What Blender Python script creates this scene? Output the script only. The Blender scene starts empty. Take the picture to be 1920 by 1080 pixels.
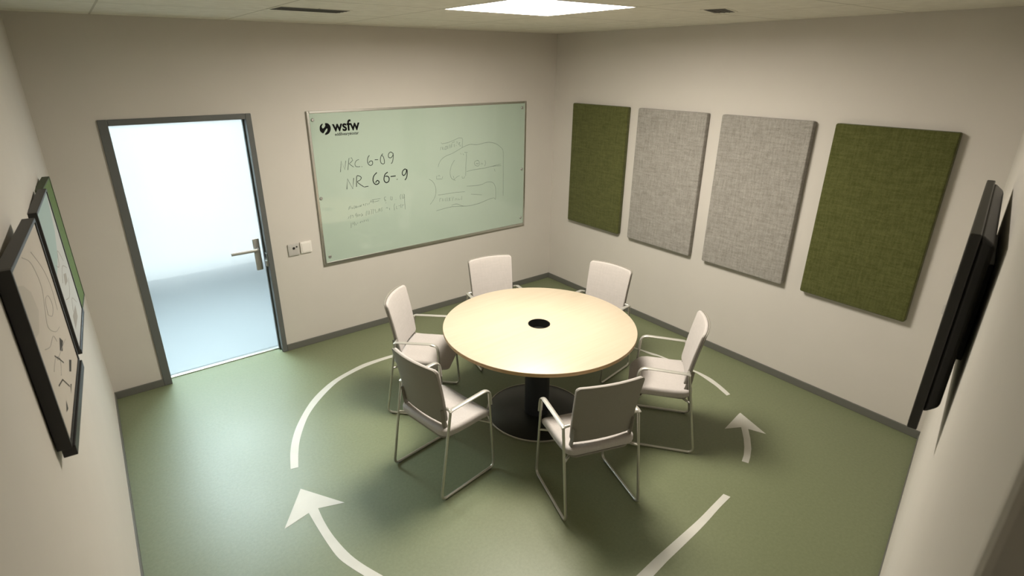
import bpy, bmesh, math, random, json
from mathutils import Vector, Matrix
random.seed(4)
S = bpy.context.scene
COL = S.collection
PI = math.pi
R = math.radians
HALL = 4.3; SPILL = 330; LAMP = 125; SPREAD = 180; EXPO = -0.1
D = json.loads('{"arcA":[[[-3.677,-1.638],[-3.629,-1.476],[-3.575,-1.343],[-3.504,-1.21],[-3.404,-1.065],[-3.297,-0.937],[-3.172,-0.829],[-3.041,-0.746],[-2.892,-0.689],[-2.744,-0.648],[-2.594,-0.642],[-2.468,-0.646]],[[-3.63,-1.649],[-3.585,-1.509],[-3.532,-1.375],[-3.454,-1.229],[-3.373,-1.106],[-3.268,-0.989],[-3.14,-0.875],[-3.016,-0.788],[-2.867,-0.732],[-2.734,-0.701],[-2.593,-0.688],[-2.483,-0.689]]],"arc3":[[[-0.575,-1.827],[-0.551,-1.914],[-0.523,-2.018],[-0.501,-2.101],[-0.485,-2.257],[-0.474,-2.429],[-0.467,-2.508],[-0.474,-2.606],[-0.502,-2.703],[-0.537,-2.79],[-0.561,-2.842]],[[-0.593,-1.842],[-0.568,-1.928],[-0.552,-2.041],[-0.52,-2.117],[-0.506,-2.273],[-0.495,-2.444],[-0.503,-2.526],[-0.522,-2.608],[-0.545,-2.701],[-0.571,-2.765],[-0.599,-2.835]]],"arrow1":[[[-3.682,-1.855],[-3.506,-2.129],[-3.651,-2.08],[-3.708,-2.083],[-3.861,-2.122]],[[-3.651,-2.08],[-3.658,-2.203],[-3.653,-2.342],[-3.631,-2.493],[-3.598,-2.606],[-3.543,-2.738]],[[-3.708,-2.083],[-3.706,-2.208],[-3.7,-2.361],[-3.687,-2.495],[-3.652,-2.604],[-3.618,-2.686]]],"arcB":[[[-1.585,-3.486],[-1.714,-3.498],[-1.91,-3.523],[-2.1,-3.54],[-2.271,-3.552],[-2.423,-3.563]],[[-1.597,-3.446],[-1.74,-3.461],[-1.904,-3.478],[-2.111,-3.49],[-2.317,-3.501],[-2.512,-3.497]]],"arrow2":[[-0.728,-3.032],[-0.818,-3.285],[-0.867,-3.177],[-0.956,-3.246],[-1.059,-3.314],[-1.146,-3.357],[-1.21,-3.382],[-1.226,-3.344],[-1.159,-3.318],[-1.075,-3.272],[-0.994,-3.218],[-0.888,-3.135],[-1.0,-3.074],[-0.746,-3.031]],"note_thin":[[[-2.528,1.576],[-2.512,1.67],[-2.486,1.593],[-2.47,1.669]],[[-2.459,1.587],[-2.439,1.688],[-2.413,1.69],[-2.406,1.667],[-2.43,1.647],[-2.443,1.643],[-2.424,1.624],[-2.402,1.607]],[[-2.348,1.669],[-2.373,1.66],[-2.387,1.635],[-2.382,1.612],[-2.359,1.605],[-2.342,1.606]],[[-2.328,1.605],[-2.322,1.601]]],"note_mid":[[[-2.244,1.696],[-2.261,1.676],[-2.267,1.639],[-2.257,1.615],[-2.237,1.605],[-2.219,1.619],[-2.222,1.642],[-2.242,1.644],[-2.255,1.63]],[[-2.196,1.652],[-2.163,1.65]],[[-2.113,1.7],[-2.133,1.675],[-2.141,1.642],[-2.133,1.614],[-2.108,1.608],[-2.102,1.63],[-2.107,1.665],[-2.121,1.685]],[[-2.008,1.691],[-2.032,1.708],[-2.055,1.691],[-2.057,1.664],[-2.036,1.655],[-2.014,1.672],[-2.008,1.695],[-2.011,1.649],[-2.022,1.615],[-2.036,1.601]],[[-2.486,1.417],[-2.471,1.51],[-2.43,1.414],[-2.412,1.511]],[[-2.394,1.428],[-2.383,1.519],[-2.359,1.523],[-2.34,1.506],[-2.354,1.485],[-2.381,1.473],[-2.358,1.447],[-2.324,1.42]],[[-2.32,1.418],[-2.279,1.42]]],"note_bold":[[[-2.185,1.535],[-2.217,1.508],[-2.229,1.47],[-2.219,1.438],[-2.195,1.426],[-2.173,1.437],[-2.172,1.452],[-2.188,1.462],[-2.206,1.444]],[[-2.076,1.527],[-2.103,1.511],[-2.117,1.481],[-2.117,1.449],[-2.097,1.431],[-2.074,1.441],[-2.066,1.467],[-2.079,1.488],[-2.105,1.491]],[[-2.05,1.483],[-1.998,1.483]],[[-1.987,1.452],[-1.983,1.447]],[[-1.88,1.526],[-1.897,1.537],[-1.92,1.522],[-1.928,1.495],[-1.914,1.478],[-1.891,1.495],[-1.877,1.53],[-1.876,1.494],[-1.885,1.455],[-1.904,1.433]]],"note_small":[[[-2.489,1.228],[-2.479,1.257],[-2.463,1.259]],[[-2.478,1.243],[-2.463,1.246]],[[-2.457,1.233],[-2.455,1.249],[-2.446,1.244],[-2.452,1.233]],[[-2.436,1.228],[-2.432,1.261]],[[-2.422,1.238],[-2.41,1.247],[-2.418,1.255],[-2.421,1.24],[-2.409,1.239]],[[-2.401,1.237],[-2.398,1.25],[-2.39,1.248],[-2.391,1.238]],[[-2.374,1.24],[-2.382,1.247],[-2.372,1.254],[-2.37,1.241],[-2.361,1.261]],[[-2.346,1.259],[-2.336,1.251]],[[-2.34,1.264],[-2.342,1.248]],[[-2.326,1.241],[-2.32,1.263],[-2.311,1.264]],[[-2.303,1.246],[-2.297,1.264]],[[-2.288,1.25],[-2.282,1.266]],[[-2.27,1.269],[-2.264,1.289]],[[-2.275,1.272],[-2.237,1.273]],[[-2.255,1.288],[-2.17,1.291]],[[-2.247,1.255],[-2.246,1.287]],[[-2.235,1.266],[-2.185,1.272]],[[-2.115,1.298],[-2.131,1.294],[-2.13,1.277],[-2.121,1.274],[-2.129,1.262]],[[-2.125,1.259],[-2.113,1.264]],[[-2.12,1.237],[-2.115,1.245]],[[-2.064,1.296],[-2.066,1.268],[-2.053,1.26],[-2.047,1.285],[-2.053,1.292]],[[-2.014,1.259],[-2.012,1.254]],[[-1.956,1.303],[-1.967,1.285],[-1.962,1.254]],[[-1.941,1.299],[-1.941,1.258]],[[-1.928,1.301],[-1.917,1.293],[-1.936,1.259],[-1.916,1.267]],[[-1.919,1.298],[-1.921,1.229],[-1.919,1.149]],[[-2.502,1.146],[-2.491,1.168]],[[-2.481,1.145],[-2.474,1.178]],[[-2.463,1.167],[-2.46,1.175],[-2.45,1.168],[-2.456,1.15]],[[-2.427,1.183],[-2.431,1.167],[-2.418,1.169]],[[-2.418,1.19],[-2.422,1.148]],[[-2.409,1.174],[-2.41,1.153],[-2.4,1.158],[-2.398,1.174]],[[-2.389,1.173],[-2.389,1.154],[-2.381,1.169]],[[-2.371,1.178],[-2.36,1.156]],[[-2.376,1.15],[-2.357,1.164]],[[-2.319,1.194],[-2.326,1.148]],[[-2.304,1.194],[-2.307,1.16],[-2.296,1.158]],[[-2.291,1.19],[-2.294,1.158]],[[-2.276,1.202],[-2.264,1.196],[-2.276,1.155]],[[-2.256,1.201],[-2.246,1.193],[-2.257,1.157]],[[-2.232,1.196],[-2.224,1.16]],[[-2.208,1.162],[-2.191,1.198],[-2.189,1.168]],[[-2.182,1.197],[-2.182,1.171]],[[-2.159,1.202],[-2.169,1.191],[-2.163,1.181],[-2.167,1.164]],[[-2.121,1.188],[-2.109,1.197],[-2.101,1.185]],[[-2.084,1.187],[-2.084,1.167]],[[-2.028,1.222],[-2.037,1.197],[-2.035,1.156]],[[-2.011,1.194],[-2.013,1.168],[-2.002,1.166]],[[-1.988,1.194],[-1.974,1.195]],[[-1.963,1.206],[-1.968,1.176],[-1.954,1.172],[-1.947,1.202]],[[-1.943,1.192],[-1.93,1.199]],[[-2.478,1.105],[-2.483,1.057]],[[-2.467,1.088],[-2.46,1.108],[-2.456,1.086]],[[-2.445,1.11],[-2.447,1.072]],[[-2.434,1.095],[-2.434,1.076],[-2.425,1.079]],[[-2.417,1.088],[-2.413,1.096]],[[-2.392,1.101],[-2.389,1.088],[-2.378,1.107]],[[-2.365,1.105],[-2.364,1.092]],[[-2.351,1.112],[-2.349,1.094],[-2.34,1.11]],[[-2.329,1.112],[-2.326,1.095]],[[-2.313,1.116],[-2.311,1.092]]],"sketch":[[[-1.49,1.751],[-1.477,1.739],[-1.411,1.745],[-1.348,1.761],[-1.285,1.781],[-1.245,1.778],[-1.238,1.762],[-1.246,1.684]],[[-1.5,1.679],[-1.493,1.709],[-1.478,1.707],[-1.476,1.681]],[[-1.468,1.707],[-1.466,1.681],[-1.452,1.684]],[[-1.443,1.709],[-1.446,1.683],[-1.428,1.686],[-1.427,1.712],[-1.443,1.709]],[[-1.417,1.715],[-1.418,1.688],[-1.4,1.69],[-1.399,1.718]],[[-1.389,1.726],[-1.387,1.691],[-1.365,1.733],[-1.371,1.694]],[[-1.364,1.741],[-1.333,1.747]],[[-1.341,1.726],[-1.338,1.696]],[[-1.307,1.75],[-1.302,1.728]],[[-1.319,1.712],[-1.314,1.707]],[[-1.289,1.731],[-1.271,1.734],[-1.287,1.718],[-1.268,1.708],[-1.272,1.695]],[[-1.532,1.518],[-1.521,1.552],[-1.488,1.592],[-1.436,1.618],[-1.363,1.637],[-1.289,1.666],[-1.224,1.691],[-1.149,1.707],[-1.061,1.698],[-0.961,1.71],[-0.893,1.708],[-0.825,1.688],[-0.766,1.65],[-0.731,1.605],[-0.728,1.474],[-0.727,1.321],[-0.728,1.127]],[[-1.339,1.569],[-1.372,1.528],[-1.395,1.469],[-1.394,1.415],[-1.372,1.381],[-1.335,1.363]],[[-1.36,1.411],[-1.351,1.374],[-1.318,1.397],[-1.286,1.407]],[[-1.254,1.395],[-1.252,1.376],[-1.232,1.374],[-1.226,1.392]],[[-1.199,1.627],[-1.195,1.582],[-1.207,1.503],[-1.212,1.395]],[[-1.22,1.634],[-1.181,1.63]],[[-1.268,1.629],[-1.258,1.617]],[[-1.239,1.622],[-1.228,1.608]],[[-1.053,1.54],[-1.092,1.532],[-1.1,1.506],[-1.081,1.486],[-1.048,1.482],[-1.036,1.504],[-1.047,1.533],[-1.069,1.542]],[[-0.968,1.53],[-0.957,1.501],[-0.972,1.47]],[[-1.081,1.501],[-1.075,1.512],[-1.064,1.5],[-1.055,1.511],[-1.05,1.498]],[[-1.017,1.488],[-1.013,1.506],[-0.997,1.5],[-0.997,1.486]],[[-1.198,1.439],[-1.099,1.448],[-0.963,1.451],[-0.871,1.46],[-0.754,1.453]],[[-0.894,1.458],[-0.76,1.472]],[[-0.846,1.429],[-0.836,1.4]],[[-1.643,1.412],[-1.604,1.386],[-1.576,1.338],[-1.569,1.283],[-1.581,1.231],[-1.609,1.19],[-1.641,1.158]],[[-1.556,1.433],[-1.556,1.402],[-1.492,1.395],[-1.485,1.421]],[[-1.541,1.427],[-1.526,1.438],[-1.516,1.424]],[[-1.202,1.288],[-1.102,1.28],[-1.011,1.283],[-0.953,1.298],[-0.895,1.296],[-0.854,1.274],[-0.831,1.218],[-0.831,1.101],[-0.855,1.119],[-0.943,1.107],[-1.059,1.084],[-1.229,1.08],[-1.327,1.118],[-1.392,1.113]],[[-1.573,1.082],[-1.478,1.093],[-1.382,1.098],[-1.24,1.082]],[[-1.545,1.24],[-1.472,1.239],[-1.344,1.241],[-1.225,1.233]],[[-1.148,1.197],[-1.012,1.172]],[[-1.532,1.17],[-1.526,1.205],[-1.51,1.203]],[[-1.501,1.17],[-1.497,1.197],[-1.479,1.19],[-1.485,1.168]],[[-1.463,1.197],[-1.462,1.165]],[[-1.442,1.203],[-1.441,1.162]],[[-1.421,1.196],[-1.406,1.161]],[[-1.405,1.198],[-1.422,1.159]],[[-1.383,1.2],[-1.379,1.158],[-1.362,1.197]],[[-1.347,1.158],[-1.341,1.18],[-1.325,1.169],[-1.323,1.155]],[[-1.309,1.176],[-1.304,1.157],[-1.282,1.163]],[[-1.264,1.193],[-1.266,1.151]]],"logo":[[-2.642,1.997],[-2.656,1.988],[-2.666,1.975],[-2.67,1.955],[-2.668,1.937],[-2.659,1.925],[-2.642,1.917],[-2.622,1.942],[-2.609,1.954],[-2.603,1.95],[-2.609,1.931],[-2.628,1.913],[-2.626,1.902],[-2.602,1.908],[-2.584,1.925],[-2.575,1.947],[-2.575,1.967],[-2.581,1.982],[-2.595,1.995],[-2.616,1.999],[-2.62,1.99],[-2.619,1.977],[-2.63,1.963],[-2.644,1.956],[-2.65,1.974],[-2.64,1.989]],"t_wsfw":[[-2.562,1.928],[-2.311,1.927],[-2.555,1.988],[-2.408,2.011]],"t_sub":[[-2.545,1.89],[-2.325,1.892],[-2.543,1.909]],"screws":[[-2.722,2.03],[-0.481,2.035],[-0.475,1.389],[-0.478,0.839],[-2.709,0.825],[-2.728,1.367]]}')
# ------------------------------------------------------------------ materials
def new_mat(name):
    m = bpy.data.materials.new(name); m.use_nodes = True
    nt = m.node_tree; nt.nodes.clear()
    out = nt.nodes.new('ShaderNodeOutputMaterial')
    b = nt.nodes.new('ShaderNodeBsdfPrincipled')
    nt.links.new(b.outputs[0], out.inputs[0])
    return m, nt, b, out

def mat(name, col, rough=.5, metal=0, spec=.5, noise=0, nscale=40, bump=0, bscale=200, coat=0):
    m, nt, b, out = new_mat(name)
    b.inputs['Base Color'].default_value = (*col, 1)
    b.inputs['Roughness'].default_value = rough
    b.inputs['Metallic'].default_value = metal
    b.inputs['Specular IOR Level'].default_value = spec
    b.inputs['Coat Weight'].default_value = coat
    tc = nt.nodes.new('ShaderNodeTexCoord')
    if noise:
        n = nt.nodes.new('ShaderNodeTexNoise'); n.inputs['Scale'].default_value = nscale; n.inputs['Detail'].default_value = 6
        nt.links.new(tc.outputs['Object'], n.inputs['Vector'])
        r = nt.nodes.new('ShaderNodeValToRGB')
        r.color_ramp.elements[0].position = .3; r.color_ramp.elements[1].position = .7
        r.color_ramp.elements[0].color = (*[c*(1-noise) for c in col], 1)
        r.color_ramp.elements[1].color = (*[min(1, c*(1+noise)) for c in col], 1)
        nt.links.new(n.outputs['Fac'], r.inputs[0]); nt.links.new(r.outputs[0], b.inputs['Base Color'])
    if bump:
        n = nt.nodes.new('ShaderNodeTexNoise'); n.inputs['Scale'].default_value = bscale; n.inputs['Detail'].default_value = 3
        nt.links.new(tc.outputs['Object'], n.inputs['Vector'])
        bp = nt.nodes.new('ShaderNodeBump'); bp.inputs['Strength'].default_value = bump; bp.inputs['Distance'].default_value = .002
        nt.links.new(n.outputs['Fac'], bp.inputs['Height']); nt.links.new(bp.outputs[0], b.inputs['Normal'])
    return m

def emis(name, col, s):
    m = bpy.data.materials.new(name); m.use_nodes = True
    nt = m.node_tree; nt.nodes.clear()
    out = nt.nodes.new('ShaderNodeOutputMaterial'); e = nt.nodes.new('ShaderNodeEmission')
    e.inputs[0].default_value = (*col, 1); e.inputs[1].default_value = s
    nt.links.new(e.outputs[0], out.inputs[0]); return m

def weave(name, c1, c2, ax=(0, 1, 2), scale=1.0):
    """woven cloth: two crossed sets of stretched noise threads"""
    m, nt, b, out = new_mat(name)
    b.inputs['Roughness'].default_value = .95; b.inputs['Specular IOR Level'].default_value = .15
    b.inputs['Sheen Weight'].default_value = .15
    tc = nt.nodes.new('ShaderNodeTexCoord')
    fac = []
    for sc in ((60, 60, 420), (420, 420, 60)):
        mp = nt.nodes.new('ShaderNodeMapping'); mp.inputs['Scale'].default_value = [s*scale for s in sc]
        nt.links.new(tc.outputs['Object'], mp.inputs[0])
        n = nt.nodes.new('ShaderNodeTexNoise'); n.inputs['Scale'].default_value = 1; n.inputs['Detail'].default_value = 2
        nt.links.new(mp.outputs[0], n.inputs['Vector']); fac.append(n)
    big = []
    for sc in ((11, 11, 80), (80, 80, 11)):
        mp = nt.nodes.new('ShaderNodeMapping'); mp.inputs['Scale'].default_value = sc
        nt.links.new(tc.outputs['Object'], mp.inputs[0])
        n = nt.nodes.new('ShaderNodeTexNoise'); n.inputs['Scale'].default_value = 1; n.inputs['Detail'].default_value = 3
        nt.links.new(mp.outputs[0], n.inputs['Vector']); big.append(n)
    def add(a, c, op='ADD'):
        q = nt.nodes.new('ShaderNodeMath'); q.operation = op
        nt.links.new(a, q.inputs[0]); nt.links.new(c, q.inputs[1]); return q.outputs[0]
    f = add(fac[0].outputs['Fac'], fac[1].outputs['Fac']); g = add(big[0].outputs['Fac'], big[1].outputs['Fac'])
    t = add(f, g)
    mr = nt.nodes.new('ShaderNodeMapRange'); mr.inputs['From Min'].default_value = 1.55; mr.inputs['From Max'].default_value = 2.45
    nt.links.new(t, mr.inputs['Value'])
    r = nt.nodes.new('ShaderNodeValToRGB'); r.color_ramp.elements[0].color = (*c1, 1); r.color_ramp.elements[1].color = (*c2, 1)
    nt.links.new(mr.outputs[0], r.inputs[0]); nt.links.new(r.outputs[0], b.inputs['Base Color'])
    bp = nt.nodes.new('ShaderNodeBump'); bp.inputs['Strength'].default_value = .5; bp.inputs['Distance'].default_value = .002
    nt.links.new(f, bp.inputs['Height']); nt.links.new(bp.outputs[0], b.inputs['Normal'])
    return m

M = {}
M['wall'] = mat('painted_plaster', (.575, .54, .492), .75, spec=.25, noise=.015, nscale=3, bump=.08, bscale=350)
M['wall_dark'] = mat('shaded_return_brown', (.10, .085, .07), .7, spec=.2)  # dark brown puts the shade of the unlit wall return into its colour
M['base'] = mat('grey_vinyl_skirting', (.125, .125, .108), .5, spec=.35)
M['door_frame'] = mat('dark_grey_paint', (.115, .12, .115), .42, spec=.4)
M['alu'] = mat('brushed_aluminium', (.62, .61, .57), .32, 1)
M['nickel'] = mat('satin_nickel', (.40, .395, .37), .42, .6)
M['tube'] = mat('satin_chrome_tube', (.50, .485, .43), .28, .7)
M['arm'] = mat('satin_metal_armrest', (.46, .445, .40), .38, .45)
M['glide'] = mat('clear_grey_plastic', (.10, .10, .10), .35)
M['plastic'] = mat('white_plastic', (.74, .70, .65), .4, spec=.4)
M['plastic_grey'] = mat('grey_plastic', (.46, .44, .41), .4, spec=.4)
M['black'] = mat('black_lacquer', (.010, .010, .010), .5, spec=.25)
M['black_frame'] = mat('charcoal_wood', (.018, .017, .016), .45, spec=.4)
M['tv'] = mat('tv_plastic', (.014, .013, .012), .42, spec=.35)
M['tv_grey'] = mat('tv_trim', (.022, .021, .019), .4, spec=.35)
M['screen'] = mat('tv_screen', (.008, .008, .01), .12, spec=.5)
M['col'] = mat('charcoal_powdercoat', (.022, .023, .027), .42, spec=.4)
M['disc'] = mat('dark_steel_disc', (.016, .017, .015), .38, spec=.45)
M['marker'] = mat('marker_ink', (.008, .01, .01), .7, spec=.1)
M['marker_soft'] = mat('faded_marker_ink', (.10, .13, .11), .6)
M['marker_faint'] = mat('rubbed_marker_ink', (.20, .26, .215), .6)
M['logo'] = mat('black_vinyl', (.005, .005, .005), .7, spec=.1)
M['slot'] = mat('dark_vent_slot', (.045, .04, .03), .7)
M['paint_line'] = mat('white_floor_paint', (.56, .55, .50), .5, spec=.4, noise=.04, nscale=9)
M['chair_back'] = mat('beige_shell', (.22, .205, .172), .6, spec=.3, noise=.03, nscale=120)
M['seat'] = weave('pale_upholstery', (.405, .374, .350), (.455, .42, .394), scale=1.8)
M['green_felt'] = weave('moss_green_cloth', (.054, .058, .014), (.106, .112, .036))
M['grey_felt'] = weave('warm_grey_cloth', (.205, .192, .170), (.37, .348, .315))
M['sage'] = mat('sage_green_felt', (.13, .19, .075), .85, spec=.15, noise=.08, nscale=60)
M['sage_dark'] = mat('dark_green_edge', (.045, .06, .028), .7)
M['paper'] = mat('cream_paper', (.50, .455, .40), .8, noise=.03, nscale=5)
M['paper2'] = mat('white_paper', (.5, .51, .5), .8)
M['paper_teal'] = mat('teal_wash', (.34, .44, .43), .8)
M['paper_shade'] = mat('grey_wash', (.42, .385, .335), .8)
M['pencil'] = mat('pencil_grey', (.33, .31, .28), .8)
M['ink'] = mat('black_ink', (.04, .035, .03), .8)

# floor: mottled green linoleum
m, nt, b, out = new_mat('green_linoleum'); M['floor'] = m
b.inputs['Roughness'].default_value = .36; b.inputs['Specular IOR Level'].default_value = .5
tc = nt.nodes.new('ShaderNodeTexCoord')
n1 = nt.nodes.new('ShaderNodeTexNoise'); n1.inputs['Scale'].default_value = 55; n1.inputs['Detail'].default_value = 8; n1.inputs['Roughness'].default_value = .7
n2 = nt.nodes.new('ShaderNodeTexNoise'); n2.inputs['Scale'].default_value = 1.6; n2.inputs['Detail'].default_value = 3
nt.links.new(tc.outputs['Object'], n1.inputs['Vector']); nt.links.new(tc.outputs['Object'], n2.inputs['Vector'])
r1 = nt.nodes.new('ShaderNodeValToRGB')
r1.color_ramp.elements[0].position = .25; r1.color_ramp.elements[1].position = .75
r1.color_ramp.elements[0].color = (.130, .150, .078, 1); r1.color_ramp.elements[1].color = (.174, .194, .108, 1)
nt.links.new(n1.outputs['Fac'], r1.inputs[0]); nt.links.new(r1.outputs[0], b.inputs['Base Color'])
mr = nt.nodes.new('ShaderNodeMapRange'); mr.inputs['To Min'].default_value = .38; mr.inputs['To Max'].default_value = .48
nt.links.new(n2.outputs['Fac'], mr.inputs['Value']); nt.links.new(mr.outputs[0], b.inputs['Roughness'])
bp = nt.nodes.new('ShaderNodeBump'); bp.inputs['Strength'].default_value = .12; bp.inputs['Distance'].default_value = .001
nt.links.new(n1.outputs['Fac'], bp.inputs['Height']); nt.links.new(bp.outputs[0], b.inputs['Normal'])

# ceiling: mineral tiles with thin joints at x = -1.63 + .82k, y = -1.70 - .77k
m, nt, b, out = new_mat('mineral_ceiling_tiles'); M['ceil'] = m
b.inputs['Roughness'].default_value = .9; b.inputs['Specular IOR Level'].default_value = .1
tc = nt.nodes.new('ShaderNodeTexCoord'); sp = nt.nodes.new('ShaderNodeSeparateXYZ'); nt.links.new(tc.outputs['Object'], sp.inputs[0])
def joint(sock, off, step):
    a = nt.nodes.new('ShaderNodeMath'); a.operation = 'ADD'; a.inputs[1].default_value = -off + step*20 + step/2; nt.links.new(sock, a.inputs[0])
    q = nt.nodes.new('ShaderNodeMath'); q.operation = 'MODULO'; q.inputs[1].default_value = step; nt.links.new(a.outputs[0], q.inputs[0])
    s_ = nt.nodes.new('ShaderNodeMath'); s_.operation = 'SUBTRACT'; s_.inputs[1].default_value = step/2; nt.links.new(q.outputs[0], s_.inputs[0])
    c = nt.nodes.new('ShaderNodeMath'); c.operation = 'ABSOLUTE'; nt.links.new(s_.outputs[0], c.inputs[0])
    l = nt.nodes.new('ShaderNodeMath'); l.operation = 'LESS_THAN'; l.inputs[1].default_value = .006; nt.links.new(c.outputs[0], l.inputs[0])
    return l.outputs[0]
jx = joint(sp.outputs[0], -1.63, .82); jy = joint(sp.outputs[1], -1.70, .77)
mx = nt.nodes.new('ShaderNodeMath'); mx.operation = 'MAXIMUM'; nt.links.new(jx, mx.inputs[0]); nt.links.new(jy, mx.inputs[1])
nz = nt.nodes.new('ShaderNodeTexNoise'); nz.inputs['Scale'].default_value = 14; nz.inputs['Detail'].default_value = 8; nt.links.new(tc.outputs['Object'], nz.inputs['Vector'])
rr = nt.nodes.new('ShaderNodeValToRGB'); rr.color_ramp.elements[0].position = .3; rr.color_ramp.elements[1].position = .7
rr.color_ramp.elements[0].color = (.68, .65, .57, 1); rr.color_ramp.elements[1].color = (.76, .73, .65, 1); nt.links.new(nz.outputs['Fac'], rr.inputs[0])
mi = nt.nodes.new('ShaderNodeMix'); mi.data_type = 'RGBA'; nt.links.new(mx.outputs[0], mi.inputs['Factor'])
nt.links.new(rr.outputs[0], mi.inputs['A']); mi.inputs['B'].default_value = (.50, .47, .40, 1)
nt.links.new(mi.outputs['Result'], b.inputs['Base Color'])

# light wood: stretched grain
m, nt, b, out = new_mat('pale_maple'); M['wood'] = m
b.inputs['Roughness'].default_value = .42; b.inputs['Specular IOR Level'].default_value = .4
tc = nt.nodes.new('ShaderNodeTexCoord'); mp = nt.nodes.new('ShaderNodeMapping')
mp.inputs['Rotation'].default_value = (0, 0, R(-22)); mp.inputs['Scale'].default_value = (2.2, 34, 20)
nt.links.new(tc.outputs['Object'], mp.inputs[0])
n1 = nt.nodes.new('ShaderNodeTexNoise'); n1.inputs['Scale'].default_value = 1; n1.inputs['Detail'].default_value = 5; n1.inputs['Distortion'].default_value = .6
nt.links.new(mp.outputs[0], n1.inputs['Vector'])
r1 = nt.nodes.new('ShaderNodeValToRGB'); r1.color_ramp.elements[0].position = .3; r1.color_ramp.elements[1].position = .72
r1.color_ramp.elements[0].color = (.45, .378, .275, 1); r1.color_ramp.elements[1].color = (.482, .41, .305, 1)
nt.links.new(n1.outputs['Fac'], r1.inputs[0]); nt.links.new(r1.outputs[0], b.inputs['Base Color'])
M['wood_edge'] = mat('maple_edge_band', (.38, .25, .12), .5, noise=.08, nscale=30)

# pale green back-painted glass
m, nt, b, out = new_mat('green_back_painted_glass'); M['board'] = m
b.inputs['Base Color'].default_value = (.42, .51, .43, 1); b.inputs['Roughness'].default_value = .06
b.inputs['Specular IOR Level'].default_value = .55; b.inputs['Coat Weight'].default_value = .5; b.inputs['Coat Roughness'].default_value = .03

# frosted door glass: part clear, part scattered
m, nt, b, out = new_mat('frosted_glass'); M['glass'] = m
nt.nodes.remove(b)
tr = nt.nodes.new('ShaderNodeBsdfTransparent'); tr.inputs[0].default_value = (.94, .97, .965, 1)
tl = nt.nodes.new('ShaderNodeBsdfTranslucent'); tl.inputs[0].default_value = (.86, .93, .95, 1)
gl = nt.nodes.new('ShaderNodeBsdfGlossy'); gl.inputs['Roughness'].default_value = .12
m1 = nt.nodes.new('ShaderNodeMixShader'); m1.inputs[0].default_value = .07
m2 = nt.nodes.new('ShaderNodeMixShader'); m2.inputs[0].default_value = .05
nt.links.new(tr.outputs[0], m1.inputs[1]); nt.links.new(tl.outputs[0], m1.inputs[2])
rf = nt.nodes.new('ShaderNodeBsdfRefraction'); rf.inputs['Roughness'].default_value = .55; rf.inputs['IOR'].default_value = 1.12; rf.inputs[0].default_value = (.93, .97, .98, 1)
m3 = nt.nodes.new('ShaderNodeMixShader'); m3.inputs[0].default_value = .50
nt.links.new(m1.outputs[0], m3.inputs[1]); nt.links.new(rf.outputs[0], m3.inputs[2]); nt.links.new(m3.outputs[0], m2.inputs[1]); nt.links.new(gl.outputs[0], m2.inputs[2]); nt.links.new(m2.outputs[0], out.inputs[0])
M['hall_wall'] = mat('hall_white_paint', (.80, .81, .83), .8)
M['hall_floor'] = mat('blue_grey_hall_floor', (.085, .092, .096), .6, noise=.05, nscale=30)
M['diffuser'] = emis('light_diffuser', (1, .95, .86), 6.0)
M['hall_light'] = emis('hall_light_panel', (1.0, .975, .955), HALL)

# ------------------------------------------------------------------ mesh helpers
def obj(name, bm, m, parent=None, smooth=False, bevel=0, seg=2):
    me = bpy.data.meshes.new(name)
    bmesh.ops.recalc_face_normals(bm, faces=bm.faces)
    if smooth:
        for f in bm.faces: f.smooth = True
        for e in bm.edges:
            if len(e.link_faces) == 2 and e.calc_face_angle(0) > R(38): e.smooth = False
    bm.to_mesh(me); bm.free()
    o = bpy.data.objects.new(name, me); COL.objects.link(o)
    if isinstance(m, (list, tuple)):
        for q in m: me.materials.append(q)
    else: me.materials.append(m)
    if parent: o.parent = parent
    if bevel:
        md = o.modifiers.new('bevel', 'BEVEL'); md.width = bevel; md.segments = seg; md.limit_method = 'ANGLE'; md.angle_limit = R(40)
        md.harden_normals = False
    return o

def box(bm, c, s, rot=None):
    """box centred c, full size s"""
    M_ = Matrix.Translation(c) @ (rot.to_4x4() if rot else Matrix.Identity(4)) @ Matrix.Diagonal((*s, 1))
    return bmesh.ops.create_cube(bm, size=1, matrix=M_)['verts']

def boxmm(bm, a, b_):
    return box(bm, [(p+q)/2 for p, q in zip(a, b_)], [abs(q-p) for p, q in zip(a, b_)])

def tube(bm, pts, ry, rz=None, seg=10, caps=True, up=Vector((0, 0, 1)), taper=None):
    """sweep an ellipse (ry sideways, rz along up) along pts"""
    rz = rz or ry; pts = [Vector(p) for p in pts]; rings = []; prev = None
    for i, p in enumerate(pts):
        t = (pts[min(i+1, len(pts)-1)] - pts[max(i-1, 0)]).normalized()
        if prev is None:
            s = t.cross(up)
            if s.length < .05: s = t.cross(Vector((1, 0, 0)))
        else: s = prev - t*prev.dot(t)
        s.normalize(); prev = s; u = s.cross(t).normalized()
        rings.append([bm.verts.new(p + s*ry*math.cos(a) + u*rz*math.sin(a)) for a in [2*PI*k/seg for k in range(seg)]])
    for a, b_ in zip(rings, rings[1:]):
        for k in range(seg): bm.faces.new((a[k], a[(k+1) % seg], b_[(k+1) % seg], b_[k]))
    if caps: bm.faces.new(rings[0][::-1]); bm.faces.new(rings[-1])

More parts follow.
